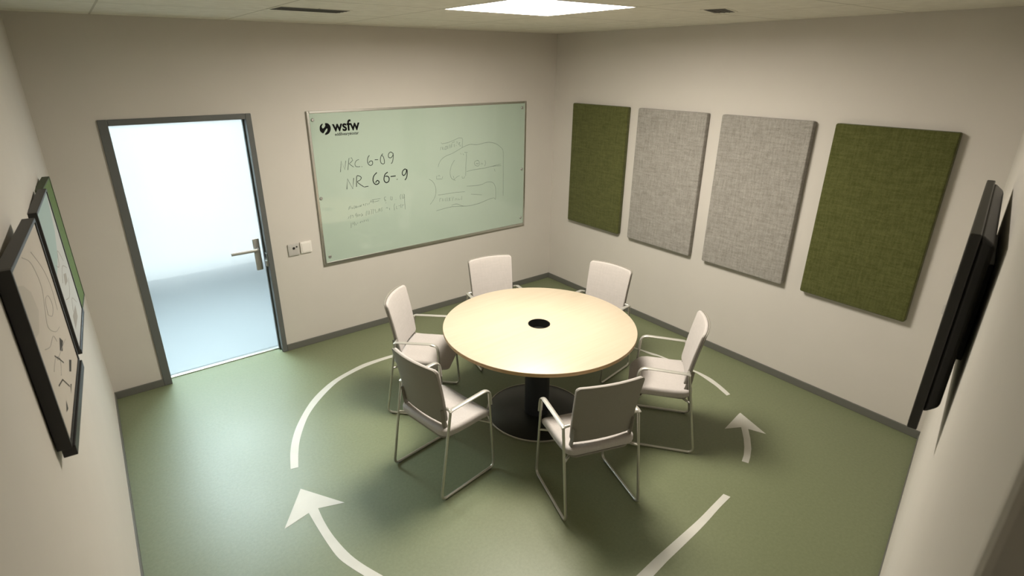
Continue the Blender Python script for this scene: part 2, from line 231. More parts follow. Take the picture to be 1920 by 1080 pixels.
def fillet(pts, rad, n=6):
    """round the corners of a polyline"""
    pts = [Vector(p) for p in pts]; out = [pts[0]]
    for i in range(1, len(pts)-1):
        a, b_, c = pts[i-1], pts[i], pts[i+1]
        r = rad[i-1] if isinstance(rad, (list, tuple)) else rad
        d1 = (a-b_); d2 = (c-b_); r = min(r, d1.length*.49, d2.length*.49)
        p, q = b_+d1.normalized()*r, b_+d2.normalized()*r
        for k in range(n+1):
            t = k/n; out.append(p*(1-t)**2 + b_*2*t*(1-t) + q*t*t)
    out.append(pts[-1]); return out

def disc_solid(bm, c, prof, seg=64):
    """lathe profile [(r,z)...] about c, closed"""
    rings = [[bm.verts.new((c[0]+r*math.cos(2*PI*k/seg), c[1]+r*math.sin(2*PI*k/seg), c[2]+z)) for k in range(seg)] if r > 1e-6 else [bm.verts.new((c[0], c[1], c[2]+z))] for r, z in prof]
    for a, b_ in zip(rings, rings[1:]):
        if len(a) == 1 and len(b_) == 1: continue
        for k in range(seg):
            k2 = (k+1) % seg
            if len(a) == 1: bm.faces.new((a[0], b_[k2], b_[k]))
            elif len(b_) == 1: bm.faces.new((a[k], a[k2], b_[0]))
            else: bm.faces.new((a[k], a[k2], b_[k2], b_[k]))
    return rings

def rrect(w, d, r, nc=6, ns=8):
    """rounded rectangle outline; r = one radius or (++, -+, --, +-) radii"""
    if not isinstance(r, (list, tuple)): r = (r,)*4
    pts = []
    cs = [(w/2-r[0], d/2-r[0], 0, r[0]), (-w/2+r[1], d/2-r[1], 90, r[1]), (-w/2+r[2], -d/2+r[2], 180, r[2]), (w/2-r[3], -d/2+r[3], 270, r[3])]
    for i, (cx, cy, a0, rr_) in enumerate(cs):
        for k in range(nc+1):
            a = R(a0 + 90*k/nc); pts.append((cx+rr_*math.cos(a), cy+rr_*math.sin(a)))
        nx = cs[(i+1) % 4]; a = R(nx[2]); q = (nx[0]+nx[3]*math.cos(a), nx[1]+nx[3]*math.sin(a)); p = pts[-1]
        for k in range(1, ns): pts.append((p[0]+(q[0]-p[0])*k/ns, p[1]+(q[1]-p[1])*k/ns))
    return pts

def slab(bm, w, d, th, cr, er, fn, nc=6, ns=8, ne=4, rings_in=(.8, .6, .4, .2)):
    """soft slab in the uv-plane, thickness th along t; fn(u,v,t)->xyz"""
    out_ = rrect(w, d, cr, nc, ns)
    def ring(inset, t):
        sx, sy = (w-2*inset)/w, (d-2*inset)/d
        return [bm.verts.new(fn(x*sx, y*sy, t)) for x, y in out_]
    layers = []
    for k in range(ne+1):
        a = PI/2*k/ne; layers.append(ring(er*(1-math.sin(a)), er*(1-math.cos(a))))
    for k in range(ne+1):
        a = PI/2*k/ne; layers.append(ring(er*(1-math.cos(a)), th-er+er*math.sin(a)))
    n = len(out_)
    for a, b_ in zip(layers, layers[1:]):
        for k in range(n): bm.faces.new((a[k], a[(k+1) % n], b_[(k+1) % n], b_[k]))
    for edge, t in ((layers[0], 0), (layers[-1], th)):
        prev = edge; s0x, s0y = (w-2*er)/w, (d-2*er)/d
        for s in rings_in:
            cur = [bm.verts.new(fn(x*s0x*s, y*s0y*s, t)) for x, y in out_]
            for k in range(n): bm.faces.new((prev[k], prev[(k+1) % n], cur[(k+1) % n], cur[k]))
            prev = cur
        c = bm.verts.new(fn(0, 0, t))
        for k in range(n): bm.faces.new((prev[k], prev[(k+1) % n], c))

def thing(name, label, cat, loc=(0, 0, 0), rz=0, group=None):
    o = bpy.data.objects.new(name, None); COL.objects.link(o); o.location = loc; o.rotation_euler = (0, 0, rz)
    o.empty_display_size = .1
    return tag(o, label, cat, group)
def tag(o, label, cat, group=None):
    o['label'] = label; o['category'] = cat
    if group: o['group'] = group
    return o
def struct(o): o['kind'] = 'structure'; return o

# ------------------------------------------------------------------ the room
H = 2.764
CAM = Vector((-4.305621557, -4.766822101, 2.465498808))
K = Vector((0, -3.953, 0))
dKC = math.hypot(CAM.x-K.x, CAM.y-K.y)
phi = math.atan2(K.y-CAM.y, K.x-CAM.x) + math.asin(.09/dKC)
T = Vector((math.cos(phi), math.sin(phi), 0)); N = Vector((-math.sin(phi), math.cos(phi), 0))
W0 = Vector((CAM.x, CAM.y, 0)) - N*.09
def W(s, p=0, z=0): return W0 + T*s + N*p + Vector((0, 0, z))
LX = lambda y: -4.535 + .0055*y          # left wall plane

bm = bmesh.new(); boxmm(bm, (-4.9, -6.2, -.12), (.25, .0, 0)); boxmm(bm, (-4.19, -.001, -.12), (-3.2, .1, 0)); struct(obj('floor', bm, M['floor']))
LX0, LX1, LY0, LY1 = -2.44, -1.635, -2.465, -1.705
bm = bmesh.new()
boxmm(bm, (-4.9, -6.2, H), (LX0, .16, H+.12)); boxmm(bm, (LX1, -6.2, H), (.25, .16, H+.12)); boxmm(bm, (LX0, -6.2, H), (LX1, LY0, H+.12)); boxmm(bm, (LX0, LY1, H), (LX1, .16, H+.12))
struct(obj('ceiling', bm, M['ceil']))
DX0, DX1, DZ = -4.197, -3.198, 2.105
bm = bmesh.new()
boxmm(bm, (-4.9, 0, 0), (DX0+.01, .16, H)); boxmm(bm, (DX1-.01, 0, 0), (.25, .16, H)); boxmm(bm, (DX0+.01, 0, DZ-.01), (DX1-.01, .16, H))
struct(obj('wall_back', bm, M['wall']))
bm = bmesh.new(); boxmm(bm, (0, -4.4, 0), (.16, 0, H)); struct(obj('wall_right', bm, M['wall']))
def prism(bm, poly, z0, z1):
    a = [bm.verts.new((x, y, z0)) for x, y in poly]; b_ = [bm.verts.new((x, y, z1)) for x, y in poly]; n = len(poly)
    bm.faces.new(a[::-1]); bm.faces.new(b_)
    for k in range(n): bm.faces.new((a[k], a[(k+1) % n], b_[(k+1) % n], b_[k]))
bm = bmesh.new(); prism(bm, [(LX(0), 0), (LX(-6.2), -6.2), (-4.9, -6.2), (-4.9, 0)], 0, H); struct(obj('wall_left', bm, M['wall']))
SE = .64                                  # the television wall ends here, beside an opening
rot = Matrix.Rotation(phi, 3, 'Z')
def wbox(bm, s0, s1, p0, p1, z0, z1): return boxmm(bm, (s0, p0, z0), (s1, p1, z1))
def along(o): o.location = W0; o.rotation_euler = (0, 0, phi); return o
bm = bmesh.new(); wbox(bm, SE, dKC+.1, -.16, 0, 0, H); along(struct(obj('wall_front', bm, M['wall'], bevel=.012, seg=3)))
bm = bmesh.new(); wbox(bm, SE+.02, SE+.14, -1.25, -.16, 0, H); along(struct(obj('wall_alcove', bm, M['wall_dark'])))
bm = bmesh.new(); boxmm(bm, (-4.9, -6.2, 0), (-3.0, -6.05, H)); struct(obj('wall_rear', bm, M['wall']))
# skirting
BH, BT = .062, .012
def base(name, pts, trimn):
    pass
bm = bmesh.new(); boxmm(bm, (LX(0), -BT, 0), (DX0, 0, BH)); boxmm(bm, (DX1, -BT, 0), (0, 0, BH)); struct(obj('baseboard_back', bm, M['base'], bevel=.003))
bm = bmesh.new(); boxmm(bm, (-BT, -3.955, 0), (0, 0, BH)); struct(obj('baseboard_right', bm, M['base'], bevel=.003))
bm = bmesh.new(); prism(bm, [(LX(0), 0), (LX(-6.05), -6.05), (LX(-6.05)+.008, -6.05), (LX(0)+.008, 0)], 0, BH*.9); struct(obj('baseboard_left', bm, M['base']))
bm = bmesh.new(); wbox(bm, SE, dKC, 0, .006, 0, BH*.6); along(struct(obj('baseboard_front', bm, M['base'])))

# ------------------------------------------------------------------ the hall beyond the glass door
bm = bmesh.new()
prof = [(.16, -.002), (1.9, -.002)] + [(1.9+1.3*math.sin(R(a)), 1.3-1.302*math.cos(R(a))) for a in range(6, 91, 6)] + [(3.2, H)]
v0 = [bm.verts.new((-7.5, y, z)) for y, z in prof]; v1 = [bm.verts.new((-.6, y, z)) for y, z in prof]
for k in range(len(prof)-1):
    f = bm.faces.new((v0[k], v1[k], v1[k+1], v0[k+1]))
    f.material_index = 0 if k < 5 else 1
struct(obj('floor_hall', bm, [M['hall_floor'], M['hall_wall']], smooth=True))
bm = bmesh.new(); boxmm(bm, (-7.6, .16, 0), (-7.5, 3.2, H)); struct(obj('wall_hall_left', bm, M['hall_wall']))
bm = bmesh.new(); boxmm(bm, (-.6, .16, 0), (-.5, 3.2, H)); struct(obj('wall_hall_right', bm, M['hall_wall']))
bm = bmesh.new(); boxmm(bm, (-7.6, .16, H), (-.5, 3.3, H+.05)); struct(obj('ceiling_hall', bm, M['hall_wall']))
for k, x in enumerate((-5.4, -3.7, -2.0)):
    t = thing('hall_ceiling_light', 'cool white ceiling panel in the hall beyond the glass door', 'ceiling light', (x, 1.5, H), 0, 'ceiling panels in the hall beyond the door')
    bm = bmesh.new(); box(bm, (0, 0, -.012), (1.2, 1.2, .012)); obj('diffuser', bm, M['hall_light'], t)
    bm = bmesh.new()
    for s in (-1, 1): box(bm, (s*.615, 0, -.01), (.03, 1.26, .02)); box(bm, (0, s*.615, -.01), (1.2, .03, .02))
    obj('frame', bm, M['plastic'], t)

# ------------------------------------------------------------------ the glass door
door = bpy.data.objects.new('door_1', None); COL.objects.link(door); door.location = (-3.69, 0, 0); struct(door)
def dpart(name, bm, m, bevel=0, parent=door, **k):
    o = obj(name, bm, m, parent, bevel=bevel, **k); return o
ox = 3.69
FW = .042; FL_ = -4.139
bm = bmesh.new()
boxmm(bm, (DX0+ox, -.012, 0), (FL_+ox, .16, DZ)); boxmm(bm, (DX1-FW+ox, -.012, 0), (DX1+ox, .16, DZ)); boxmm(bm, (FL_+ox, -.012, DZ-FW), (DX1-FW+ox, .16, DZ))
fr = dpart('door_frame', bm, M['door_frame'], .004)
bm = bmesh.new()
boxmm(bm, (DX1-FW-.012+ox, .065, 0), (DX1-FW+ox, .098, DZ-FW)); boxmm(bm, (FL_+ox, .065, DZ-FW-.006), (DX1-FW+ox, .098, DZ-FW))
dpart('door_stop', bm, M['door_frame'], .002)
bm = bmesh.new(); boxmm(bm, (FL_+.003+ox, .10, .012), (DX1-FW-.005+ox, .112, DZ-FW-.002)); leaf = dpart('glass_leaf', bm, M['glass'])
bm = bmesh.new(); boxmm(bm, (FL_+ox, .085, 0), (DX1-FW+ox, .125, .010)); dpart('threshold', bm, M['alu'], .003)
hx, hz = -3.297+ox, .932
def on_door(fn): return fn
bm = bmesh.new(); slab(bm, .054, .285, .014, .008, .004, lambda u, v, t: (hx+u, .10-t, hz+v), nc=4, ns=2, ne=2, rings_in=(.5,))
hp = dpart('handle_plate', bm, M['nickel'], smooth=True); hp['label'] = 'satin metal backplate of the door handle'
bm = bmesh.new(); tube(bm, fillet([(hx, .088, .985), (hx, .045, .985), (hx-.05, .042, .985), (hx-.215, .042, .985)], .018), .012, .015, 12)
dpart('door_handle', bm, M['nickel'], smooth=True)
bm = bmesh.new(); disc_solid(bm, (0, 0, 0), [(0, 0), (.013, 0), (.013, .006), (0, .006)], 20)
bmesh.ops.rotate(bm, verts=bm.verts, matrix=Matrix.Rotation(R(90), 3, 'X'), cent=(0, 0, 0)); bmesh.ops.translate(bm, verts=bm.verts, vec=(hx, .087, .86))
dpart('lock_cylinder', bm, M['nickel'], smooth=True)
bm = bmesh.new(); boxmm(bm, (DX1-FW-.016+ox, .012, .835), (DX1-FW+.002+ox, .055, .885)); boxmm(bm, (DX1-FW-.006+ox, .005, .83), (DX1-FW+.002+ox, .08, .95))
dpart('strike_plate', bm, M['nickel'], .002)
bm = bmesh.new(); boxmm(bm, (DX1-FW-.008+ox, .02, .905), (DX1-FW-.004+ox, .06, .94)); dpart('latch_hole', bm, M['black'])

# ------------------------------------------------------------------ socket and switch
t = thing('wall_socket', 'grey square wall plate with round sockets beside the glass door', 'wall socket', (-3.018, 0, .947))
bm = bmesh.new(); slab(bm, .098, .106, .014, .006, .003, lambda u, v, w: (u, -w, v), nc=3, ns=2, ne=2, rings_in=(.5,)); obj('plate', bm, M['plastic_grey'], t, smooth=True)
for x, z, r_ in ((.0, .014, .011), (.026, .024, .007)):
    bm = bmesh.new(); disc_solid(bm, (0, 0, 0), [(0, 0), (r_, 0), (r_, .0025), (r_*.7, .0025), (r_*.7, .001), (0, .001)], 20)
    bmesh.ops.rotate(bm, verts=bm.verts, matrix=Matrix.Rotation(R(90), 3, 'X'), cent=(0, 0, 0)); bmesh.ops.translate(bm, verts=bm.verts, vec=(x, -.0145, z))
    obj('socket_hole', bm, M['tv_grey'], t, smooth=True)
t = thing('light_switch', 'white square light switch between the grey wall socket and glass board', 'light switch', (-2.910, 0, .952))
bm = bmesh.new(); slab(bm, .1, .104, .016, .006, .003, lambda u, v, w: (u, -w, v), nc=3, ns=2, ne=2, rings_in=(.5,)); obj('plate', bm, M['plastic'], t, smooth=True)
bm = bmesh.new(); slab(bm, .078, .082, .004, .004, .001, lambda u, v, w: (u, -.0155-w, v), nc=3, ns=2, ne=1, rings_in=(.5,)); obj('rocker', bm, M['plastic'], t, smooth=True)
for zz, lab in ((1.189, 'small grey wall plate on right wall, upper of two by screen'), (.975, 'small grey wall plate on right wall, lower of two by screen')):
    bm = bmesh.new(); slab(bm, .07, .07, .012, .006, .003, lambda u, v, w: (-w, -3.892+u, zz+v), nc=3, ns=2, ne=2, rings_in=(.5,))
    tag(obj('wall_plate', bm, M['plastic_grey'], smooth=True), lab, 'wall plate')

# ------------------------------------------------------------------ glass writing board
WX0, WX1, WZ0, WZ1 = -2.767, -.425, .748, 2.101
bd = thing('glass_writing_board', 'pale green glass writing board with black wsfw logo and marker notes', 'whiteboard', ((WX0+WX1)/2, 0, WZ0))
bx, bz = -(WX0+WX1)/2, -WZ0
bm = bmesh.new(); w_ = .02; f_ = -.026
for a, b_ in (((WX0, WZ0), (WX0+w_, WZ1)), ((WX1-w_, WZ0), (WX1, WZ1)), ((WX0+w_, WZ0), (WX1-w_, WZ0+w_*1.3)), ((WX0+w_, WZ1-w_), (WX1-w_, WZ1))):
    boxmm(bm, (a[0]+bx, f_, a[1]+bz), (b_[0]+bx, 0, b_[1]+bz))
obj('frame', bm, M['alu'], bd, bevel=.003)
bm = bmesh.new(); boxmm(bm, (WX0+.015+bx, -.020, WZ0+.015+bz), (WX1-.015+bx, -.002, WZ1-.015+bz)); obj('glass_panel', bm, M['board'], bd)
for x, z in D['screws']:
    bm = bmesh.new(); disc_solid(bm, (0, 0, 0), [(0, 0), (.014, 0), (.014, .006), (.010, .010), (.004, .010), (.003, .007), (0, .007)], 24)
    bmesh.ops.rotate(bm, verts=bm.verts, matrix=Matrix.Rotation(R(90), 3, 'X'), cent=(0, 0, 0)); bmesh.ops.translate(bm, verts=bm.verts, vec=(x+bx, -.0195, z+bz))
    obj('screw_cap', bm, M['nickel'], bd, smooth=True)
def spline(pts, n=5):
    if len(pts) < 3: return pts
    P = [pts[0]] + list(pts) + [pts[-1]]; o = []
    for i in range(1, len(P)-2):
        p0, p1, p2, p3 = P[i-1:i+3]
        for k in range(n):
            t_ = k/n
            o.append(tuple(.5*((2*b1)+(-a1+c1)*t_+(2*a1-5*b1+4*c1-d1)*t_*t_+(-a1+3*b1-3*c1+d1)*t_**3) for a1, b1, c1, d1 in zip(p0, p1, p2, p3)))
    o.append(P[-1]); return o
def strokes(name, sets, wid, m, label, gap, yy=-.0206, sharp=()):
    lines = [s if (len(s) <= 4 or i in sharp) else spline(s) for i, s in enumerate(sets)]
    bb = [(min(p[0] for p in s)-gap, max(p[0] for p in s)+gap, min(p[1] for p in s)-gap, max(p[1] for p in s)+gap) for s in lines]
    grp = list(range(len(lines)))
    for i in range(len(lines)):                 # strokes that touch or nearly touch make one word
        for j in range(i):
            a, b_ = bb[i], bb[j]
            if a[0] < b_[1] and b_[0] < a[1] and a[2] < b_[3] and b_[2] < a[3]:
                gi, gj = grp[i], grp[j]; grp = [gj if g == gi else g for g in grp]
    for g in sorted(set(grp)):
        bm = bmesh.new()
        for s, q in zip(lines, grp):
            if q == g: tube(bm, [(x+bx, yy, z+bz) for x, z in s], wid, .0006, seg=6, up=Vector((0, 1, 0)))
        obj(name, bm, m, bd)['label'] = label
strokes('marker_writing', D['note_thin'], .0019, M['marker'], 'thin black marker letters', .012, sharp=(1,))
strokes('marker_writing', D['note_mid'], .0029, M['marker'], 'black marker letters and digits', .012)
strokes('marker_writing', D['note_bold'], .0045, M['marker'], 'bold black marker digits', .012)
strokes('marker_writing', D['note_small'], .0014, M['marker_soft'], 'faint small handwriting', .006)
strokes('marker_drawing', D['sketch'], .0014, M['marker_soft'], 'faint marker diagram', .010, sharp=(0,))
bm = bmesh.new()
lp = spline(D['logo'] + [D['logo'][0]], 3)[:-1]
a = [bm.verts.new((x+bx, -.0203, z+bz)) for x, z in lp]; b_ = [bm.verts.new((x+bx, -.0209, z+bz)) for x, z in lp]
bm.faces.new(b_)
for k in range(len(lp)): bm.faces.new((a[k], a[(k+1) % len(lp)], b_[(k+1) % len(lp)], b_[k]))
obj('logo_emblem', bm, M['logo'], bd)
def text_mesh(name, body, x0, x1, z, off, m, parent, xs=None):
    cu = bpy.data.curves.new(name, 'FONT'); cu.body = body; cu.size = 1; cu.offset = off; cu.extrude = .0
    o = bpy.data.objects.new(name, cu); COL.objects.link(o)
    dg = bpy.context.evaluated_depsgraph_get(); me = bpy.data.meshes.new_from_object(o.evaluated_get(dg))
    bpy.data.objects.remove(o); bpy.data.curves.remove(cu)
    X = [v.co.x for v in me.vertices]; w = max(X)-min(X); s = (x1-x0)/w; mn = min(X); sz = xs or s
    for v in me.vertices: v.co = Vector((x0+(v.co.x-mn)*s+bx, -.0207, z+v.co.y*sz+bz))
    me.materials.clear(); me.materials.append(m)
    o = bpy.data.objects.new(name, me); COL.objects.link(o); o.parent = parent
    md = o.modifiers.new('thick', 'SOLIDIFY'); md.thickness = .0006; md.offset = 0
    return o
text_mesh('logo_lettering', 'wsfw', -2.560, -2.312, 1.927, .022, M['logo'], bd, xs=.127)
text_mesh('logo_tagline', 'eddlllveary\u00e6ostar', -2.543, -2.327, 1.889, .008, M['logo'], bd, xs=.036)

# ------------------------------------------------------------------ acoustic panels on the right wall
PZ0, PZ1 = .822, 2.084
panels = [(-.342, -1.092, 'green_felt', 'moss green fabric acoustic panel nearest the room corner', 'moss green fabric panels'),
          (-1.220, -1.954, 'grey_felt', 'narrower-looking light grey fabric acoustic panel beside the green corner panel', 'light grey fabric panels'),
          (-2.092, -2.824, 'grey_felt', 'light grey fabric acoustic panel beside the large green panel at right', 'light grey fabric panels'),
          (-2.974, -3.685, 'green_felt', 'moss green fabric acoustic panel nearest the black television', 'moss green fabric panels')]
panels[1] = panels[1][:3] + ('light grey fabric acoustic panel, immediately right of the green corner panel',) + panels[1][4:]
dz = [(0, 0), (-.004, .0), (0, 0), (.0, .0)]
for (ya, yb, mm, lab, g), (da, db) in zip(panels, dz):
    cy, cz = (ya+yb)/2, (PZ0+PZ1)/2
    bm = bmesh.new()
    slab(bm, ya-yb, PZ1-PZ0, .05, .012, .009, lambda u, v, t: (-.0025-t, cy+u, cz+v), nc=3, ns=3, ne=4, rings_in=(.95, .5))
    o = obj('acoustic_panel', bm, M[mm], smooth=True); tag(o, lab, 'acoustic panel', g)

# ------------------------------------------------------------------ pictures on the left wall
PS = 1.077
def scl(x, y, z): return Vector((CAM.x+(x-CAM.x)*PS, CAM.y+(y-CAM.y)*PS, CAM.z+(z-CAM.z)*PS))
def picture(name, near, far, z0, z1, depth, bar, mats, label, cat, ledge=0):
    n0 = scl(near[0], near[1], z0); n1 = scl(near[0], near[1], z1); f0 = scl(far[0], far[1], z0)
    u = Vector((f0.x-n0.x, f0.y-n0.y, 0)); w = u.length; u.normalize(); h = n1.z-n0.z
    nn = Vector((u.y, -u.x, 0))           # into the room
    t = thing(name, label, cat, (n0.x, n0.y, n0.z))
    P = lambda a, b_, c: u*a + Vector((0, 0, b_)) + nn*c   # a along, b up, c towards the room
    def pb(bm, a0, a1, b0, b1, c0, c1):
        rt = Matrix((u, nn, Vector((0, 0, 1)))).transposed()
        box(bm, P((a0+a1)/2, (b0+b1)/2, (c0+c1)/2), (abs(a1-a0), abs(c1-c0), abs(b1-b0)), rt)
    return t, P, pb, w, h, n0, nn
def ribbon(bm, P, pts, wid, c):
    tube(bm, [P(a, b_, c) for a, b_ in pts], wid, .0005, seg=6, up=P(0, 0, 1).normalized())
# nearest picture
t, P, pb, w, h, n0, nn = picture('framed_drawing', (-4.50, -3.169), (-4.4725, -2.623), 1.536, 2.03, .03, .012, None,
    'largest and nearest of the framed pictures, black frame, cream drawing', 'picture')
dp = .034
bm = bmesh.new(); pb(bm, 0, .012, 0, h, -dp, 0); pb(bm, w-.012, w, 0, h, -dp, 0); pb(bm, .012, w-.012, h-.012, h, -dp, 0); pb(bm, .012, w-.012, 0, .012, -dp, 0)
obj('frame', bm, M['black_frame'], t, bevel=.0015)
bm = bmesh.new(); pb(bm, .012, w, -.032, .0, -dp*.8, .006); o = obj('bottom_rail', bm, M['black_frame'], t, bevel=.0015)
bm = bmesh.new(); pb(bm, .012, w-.012, .012, h-.012, -dp, -.004); obj('paper', bm, M['paper'], t)
bm = bmesh.new()
c = -.0036
def polyf(bm, pts, c):
    vs = [bm.verts.new(P(a, b_, c)) for a, b_ in pts]; bm.faces.new(vs)
polyf(bm, [(.03, h*.62), (.10, h*.60), (.19, h*.66), (.17, h*.78), (.10, h*.86), (.03, h*.90)], c); obj('grey_wash', bm, M['paper_shade'], t)
bm = bmesh.new()
for s in ([(.20, h*.95), (.30, h*.86), (.34, h*.70), (.28, h*.60), (.24, h*.52), (.33, h*.42), (.42, h*.38)],
          [(.30, h*.55), (.36, h*.50), (.42, h*.52), (.40, h*.60), (.33, h*.62), (.30, h*.55)],
          [(.10, h*.50), (.18, h*.45), (.27, h*.44), (.30, h*.38)], [(.12, h*.35), (.2, h*.36), (.26, h*.30), (.2, h*.25)],
          [(.35, h*.9), (.45, h*.75), (.5, h*.6), (.48, h*.45)], [(.22, h*.33), (.34, h*.3), (.45, h*.27)]):
    ribbon(bm, P, spline([(a*w/.58, b_) for a, b_ in s]), .0011, c)
obj('pencil_lines', bm, M['pencil'], t)
bm = bmesh.new()
for pts in ([(.30, .17), (.34, .15), (.40, .16), (.36, .19)], [(.34, .075), (.40, .09), (.44, .07), (.37, .06)],
            [(.10, .06), (.14, .05), (.15, .075)], [(.25, .04), (.31, .045), (.29, .055)]):
    polyf(bm, [(a*w/.58, b_) for a, b_ in pts], c)
for s in ([(.2, .2), (.26, .16), (.3, .13)], [(.12, .14), (.2, .12), (.27, .06)]): ribbon(bm, P, s, .0025, c)
obj('ink_marks', bm, M['ink'], t)
# second picture
t, P, pb, w, h, n0, nn = picture('framed_drawing', (-4.50, -2.136), (-4.480, -1.617), 1.355, 1.948, .03, .012, None,
    'middle black-framed picture with pale teal and white sketch, partly behind the nearest one', 'picture')
bm = bmesh.new(); pb(bm, 0, .012, 0, h, -dp, 0); pb(bm, w-.012, w, 0, h, -dp, 0); pb(bm, .012, w-.012, h-.012, h, -dp, 0); pb(bm, .012, w-.012, -.01, .012, -dp, .003)
obj('frame', bm, M['black_frame'], t, bevel=.0015)
bm = bmesh.new(); pb(bm, .012, w-.012, .012, h-.012, -dp, -.004); obj('paper', bm, M['paper2'], t)
bm = bmesh.new(); polyf(bm, [(.014, h-.014), (w-.014, h-.014), (w*.75, h*.72), (w*.45, h*.60), (.014, h*.55)], c); obj('teal_wash', bm, M['paper_teal'], t)
bm = bmesh.new()
for s in ([(.1, h*.6), (.2, h*.55), (.3, h*.62), (.4, h*.5)], [(.15, h*.45), (.3, h*.5), (.45, h*.42)], [(.1, h*.35), (.25, h*.3), (.4, h*.36)], [(.2, h*.2), (.3, h*.25), (.42, h*.15)]):
    ribbon(bm, P, spline(s), .002, c)
obj('pencil_lines', bm, M['pencil'], t)
bm = bmesh.new(); polyf(bm, [(.1, h*.12), (.3, h*.1), (.34, h*.17), (.14, h*.2)], c); polyf(bm, [(.2, h*.4), (.33, h*.37), (.36, h*.42), (.26, h*.46)], c); obj('grey_wash', bm, M['pencil'], t)
# green panel behind it
t, P, pb, w, h, n0, nn = picture('green_pin_board', (-4.50, -1.575), (-4.478, -1.18), 1.284, 1.935, .03, .01, None,
    'farthest picture on the left wall, sage green felt with dark green edge', 'pin board')
bm = bmesh.new(); pb(bm, 0, .008, 0, h, -dp, 0); pb(bm, w-.008, w, 0, h, -dp, 0); pb(bm, .008, w-.008, h-.008, h, -dp, 0); pb(bm, .008, w-.008, 0, .008, -dp, 0)
obj('frame', bm, M['sage_dark'], t, bevel=.0015)
bm = bmesh.new(); pb(bm, .008, w-.008, .008, h-.008, -dp, -.003); obj('felt', bm, M['sage'], t)

# ------------------------------------------------------------------ television
tv = thing('television', 'large black flat television on the wall at right, seen edge-on', 'television', W(2.0, 0, 1.367))
tv.rotation_euler = (0, 0, phi)
TZ0, TZ1, TL = 0, .656, 1.04
bm = bmesh.new(); boxmm(bm, (0, .060, TZ0), (TL, .0868, TZ1)); obj('panel_case', bm, M['tv_grey'], tv, bevel=.004)
bm = bmesh.new()
bk = [(.0, .0), (.0, 1)]
def bulge(x0, x1, z0, z1, p0, p1, ins, insz):
    a = [bm.verts.new((x, p0, z)) for x, z in ((x0, z0), (x1, z0), (x1, z1), (x0, z1))]
    b_ = [bm.verts.new((x, p1, z)) for x, z in ((x0+ins, z0+insz), (x1-ins, z0+insz), (x1-ins, z1-insz), (x0+ins, z1-insz))]
    bm.faces.new(a); bm.faces.new(b_[::-1])
    for k in range(4): bm.faces.new((a[k], a[(k+1) % 4], b_[(k+1) % 4], b_[k]))
bulge(.022, TL-.022, .053, .652, .061, .024, .012, .03)
obj('back_housing', bm, M['tv'], tv, bevel=.012, seg=4)
bm = bmesh.new(); boxmm(bm, (.012, .0866, .016), (TL-.012, .0872, TZ1-.012)); obj('screen', bm, M['screen'], tv)
bm = bmesh.new(); boxmm(bm, (.30, .0015, .15), (.75, .030, .5)); obj('wall_bracket', bm, M['tv'], tv, bevel=.003)

# ------------------------------------------------------------------ ceiling fittings
t = thing('ceiling_light', 'square bright white ceiling light panel above the round table', 'ceiling light', ((LX0+LX1)/2, (LY0+LY1)/2, H))
lw, ld = LX1-LX0, LY1-LY0
bm = bmesh.new(); box(bm, (0, 0, .050), (lw-.01, ld-.01, .010)); obj('diffuser', bm, M['diffuser'], t)
bm = bmesh.new()
for s in (-1, 1): box(bm, (s*(lw/2-.004), 0, .026), (.006, ld-.004, .056)); box(bm, (0, s*(ld/2-.004), .026), (lw-.016, .006, .056))  # recess shaped to keep light off the upper walls
obj('frame', bm, M['plastic'], t)
def vent(loc, w, d, rz, lab):
    t = thing('ceiling_vent', lab, 'ceiling vent', loc, rz)
    bm = bmesh.new()
    for s in (-1, 1): box(bm, (s*(w/2+.008), 0, -.0012), (.016, d+.032, .0024)); box(bm, (0, s*(d/2+.008), -.0012), (w, .016, .0024))
    obj('frame', bm, M['ceil'], t)
    bm = bmesh.new(); box(bm, (0, 0, -.002), (w, d, .003)); obj('slot', bm, M['slot'], t)
    for k in range(3):
        bm = bmesh.new(); box(bm, (0, -d/2+d*(k+1)/4, -.003), (w, .006, .004)); obj('vane', bm, M['slot'], t)
vent((-3.045, -1.185, H), .41, .20, R(2), 'long dark slot vent in the ceiling left of the light panel')
vent((-1.07, -2.615, H), .26, .12, R(20), 'small dark vent in the ceiling right of the light panel')

# ------------------------------------------------------------------ painted floor markings
def flat(bm, pts, z0=.0, z1=.0012):
    prism(bm, pts, z0, z1)
def band(bm, A, B_, z=.0012):
    a = [bm.verts.new((x, y, z)) for x, y in A]; b_ = [bm.verts.new((x, y, z)) for x, y in B_]
    a0 = [bm.verts.new((x, y, 0)) for x, y in A]; b0 = [bm.verts.new((x, y, 0)) for x, y in B_]
    n = len(a)
    for k in range(n-1):
        bm.faces.new((a[k], a[k+1], b_[k+1], b_[k])); bm.faces.new((a0[k], a[k], a[k+1], a0[k+1])) if False else bm.faces.new((a0[k], a0[k+1], a[k+1], a[k])); bm.faces.new((b0[k], b_[k], b_[k+1], b0[k+1]))
    bm.faces.new((a0[0], a[0], b_[0], b0[0])); bm.faces.new((a0[-1], b0[-1], b_[-1], a[-1]))
bm = bmesh.new(); A, B_ = D['arcA']; ext = [(-2.36, -.665), (-2.30, -.675)]
band(bm, spline(A)+ext, spline(B_)+[(-2.36, -.70), (-2.30, -.71)])
tag(obj('floor_arc', bm, M['paint_line']), 'long white curved floor line on the left, between door and chairs', 'floor marking')
bm = bmesh.new(); A, B_ = D['arc3']
band(bm, spline([(-.60, -1.70)]+A), spline([(-.635, -1.71)]+B_))
tag(obj('floor_arc', bm, M['paint_line']), 'white curved floor line on the right, behind the right-hand chair', 'floor marking')
bm = bmesh.new(); hd, Rr, Ll = D['arrow1']; oB, iB = D['arcB']
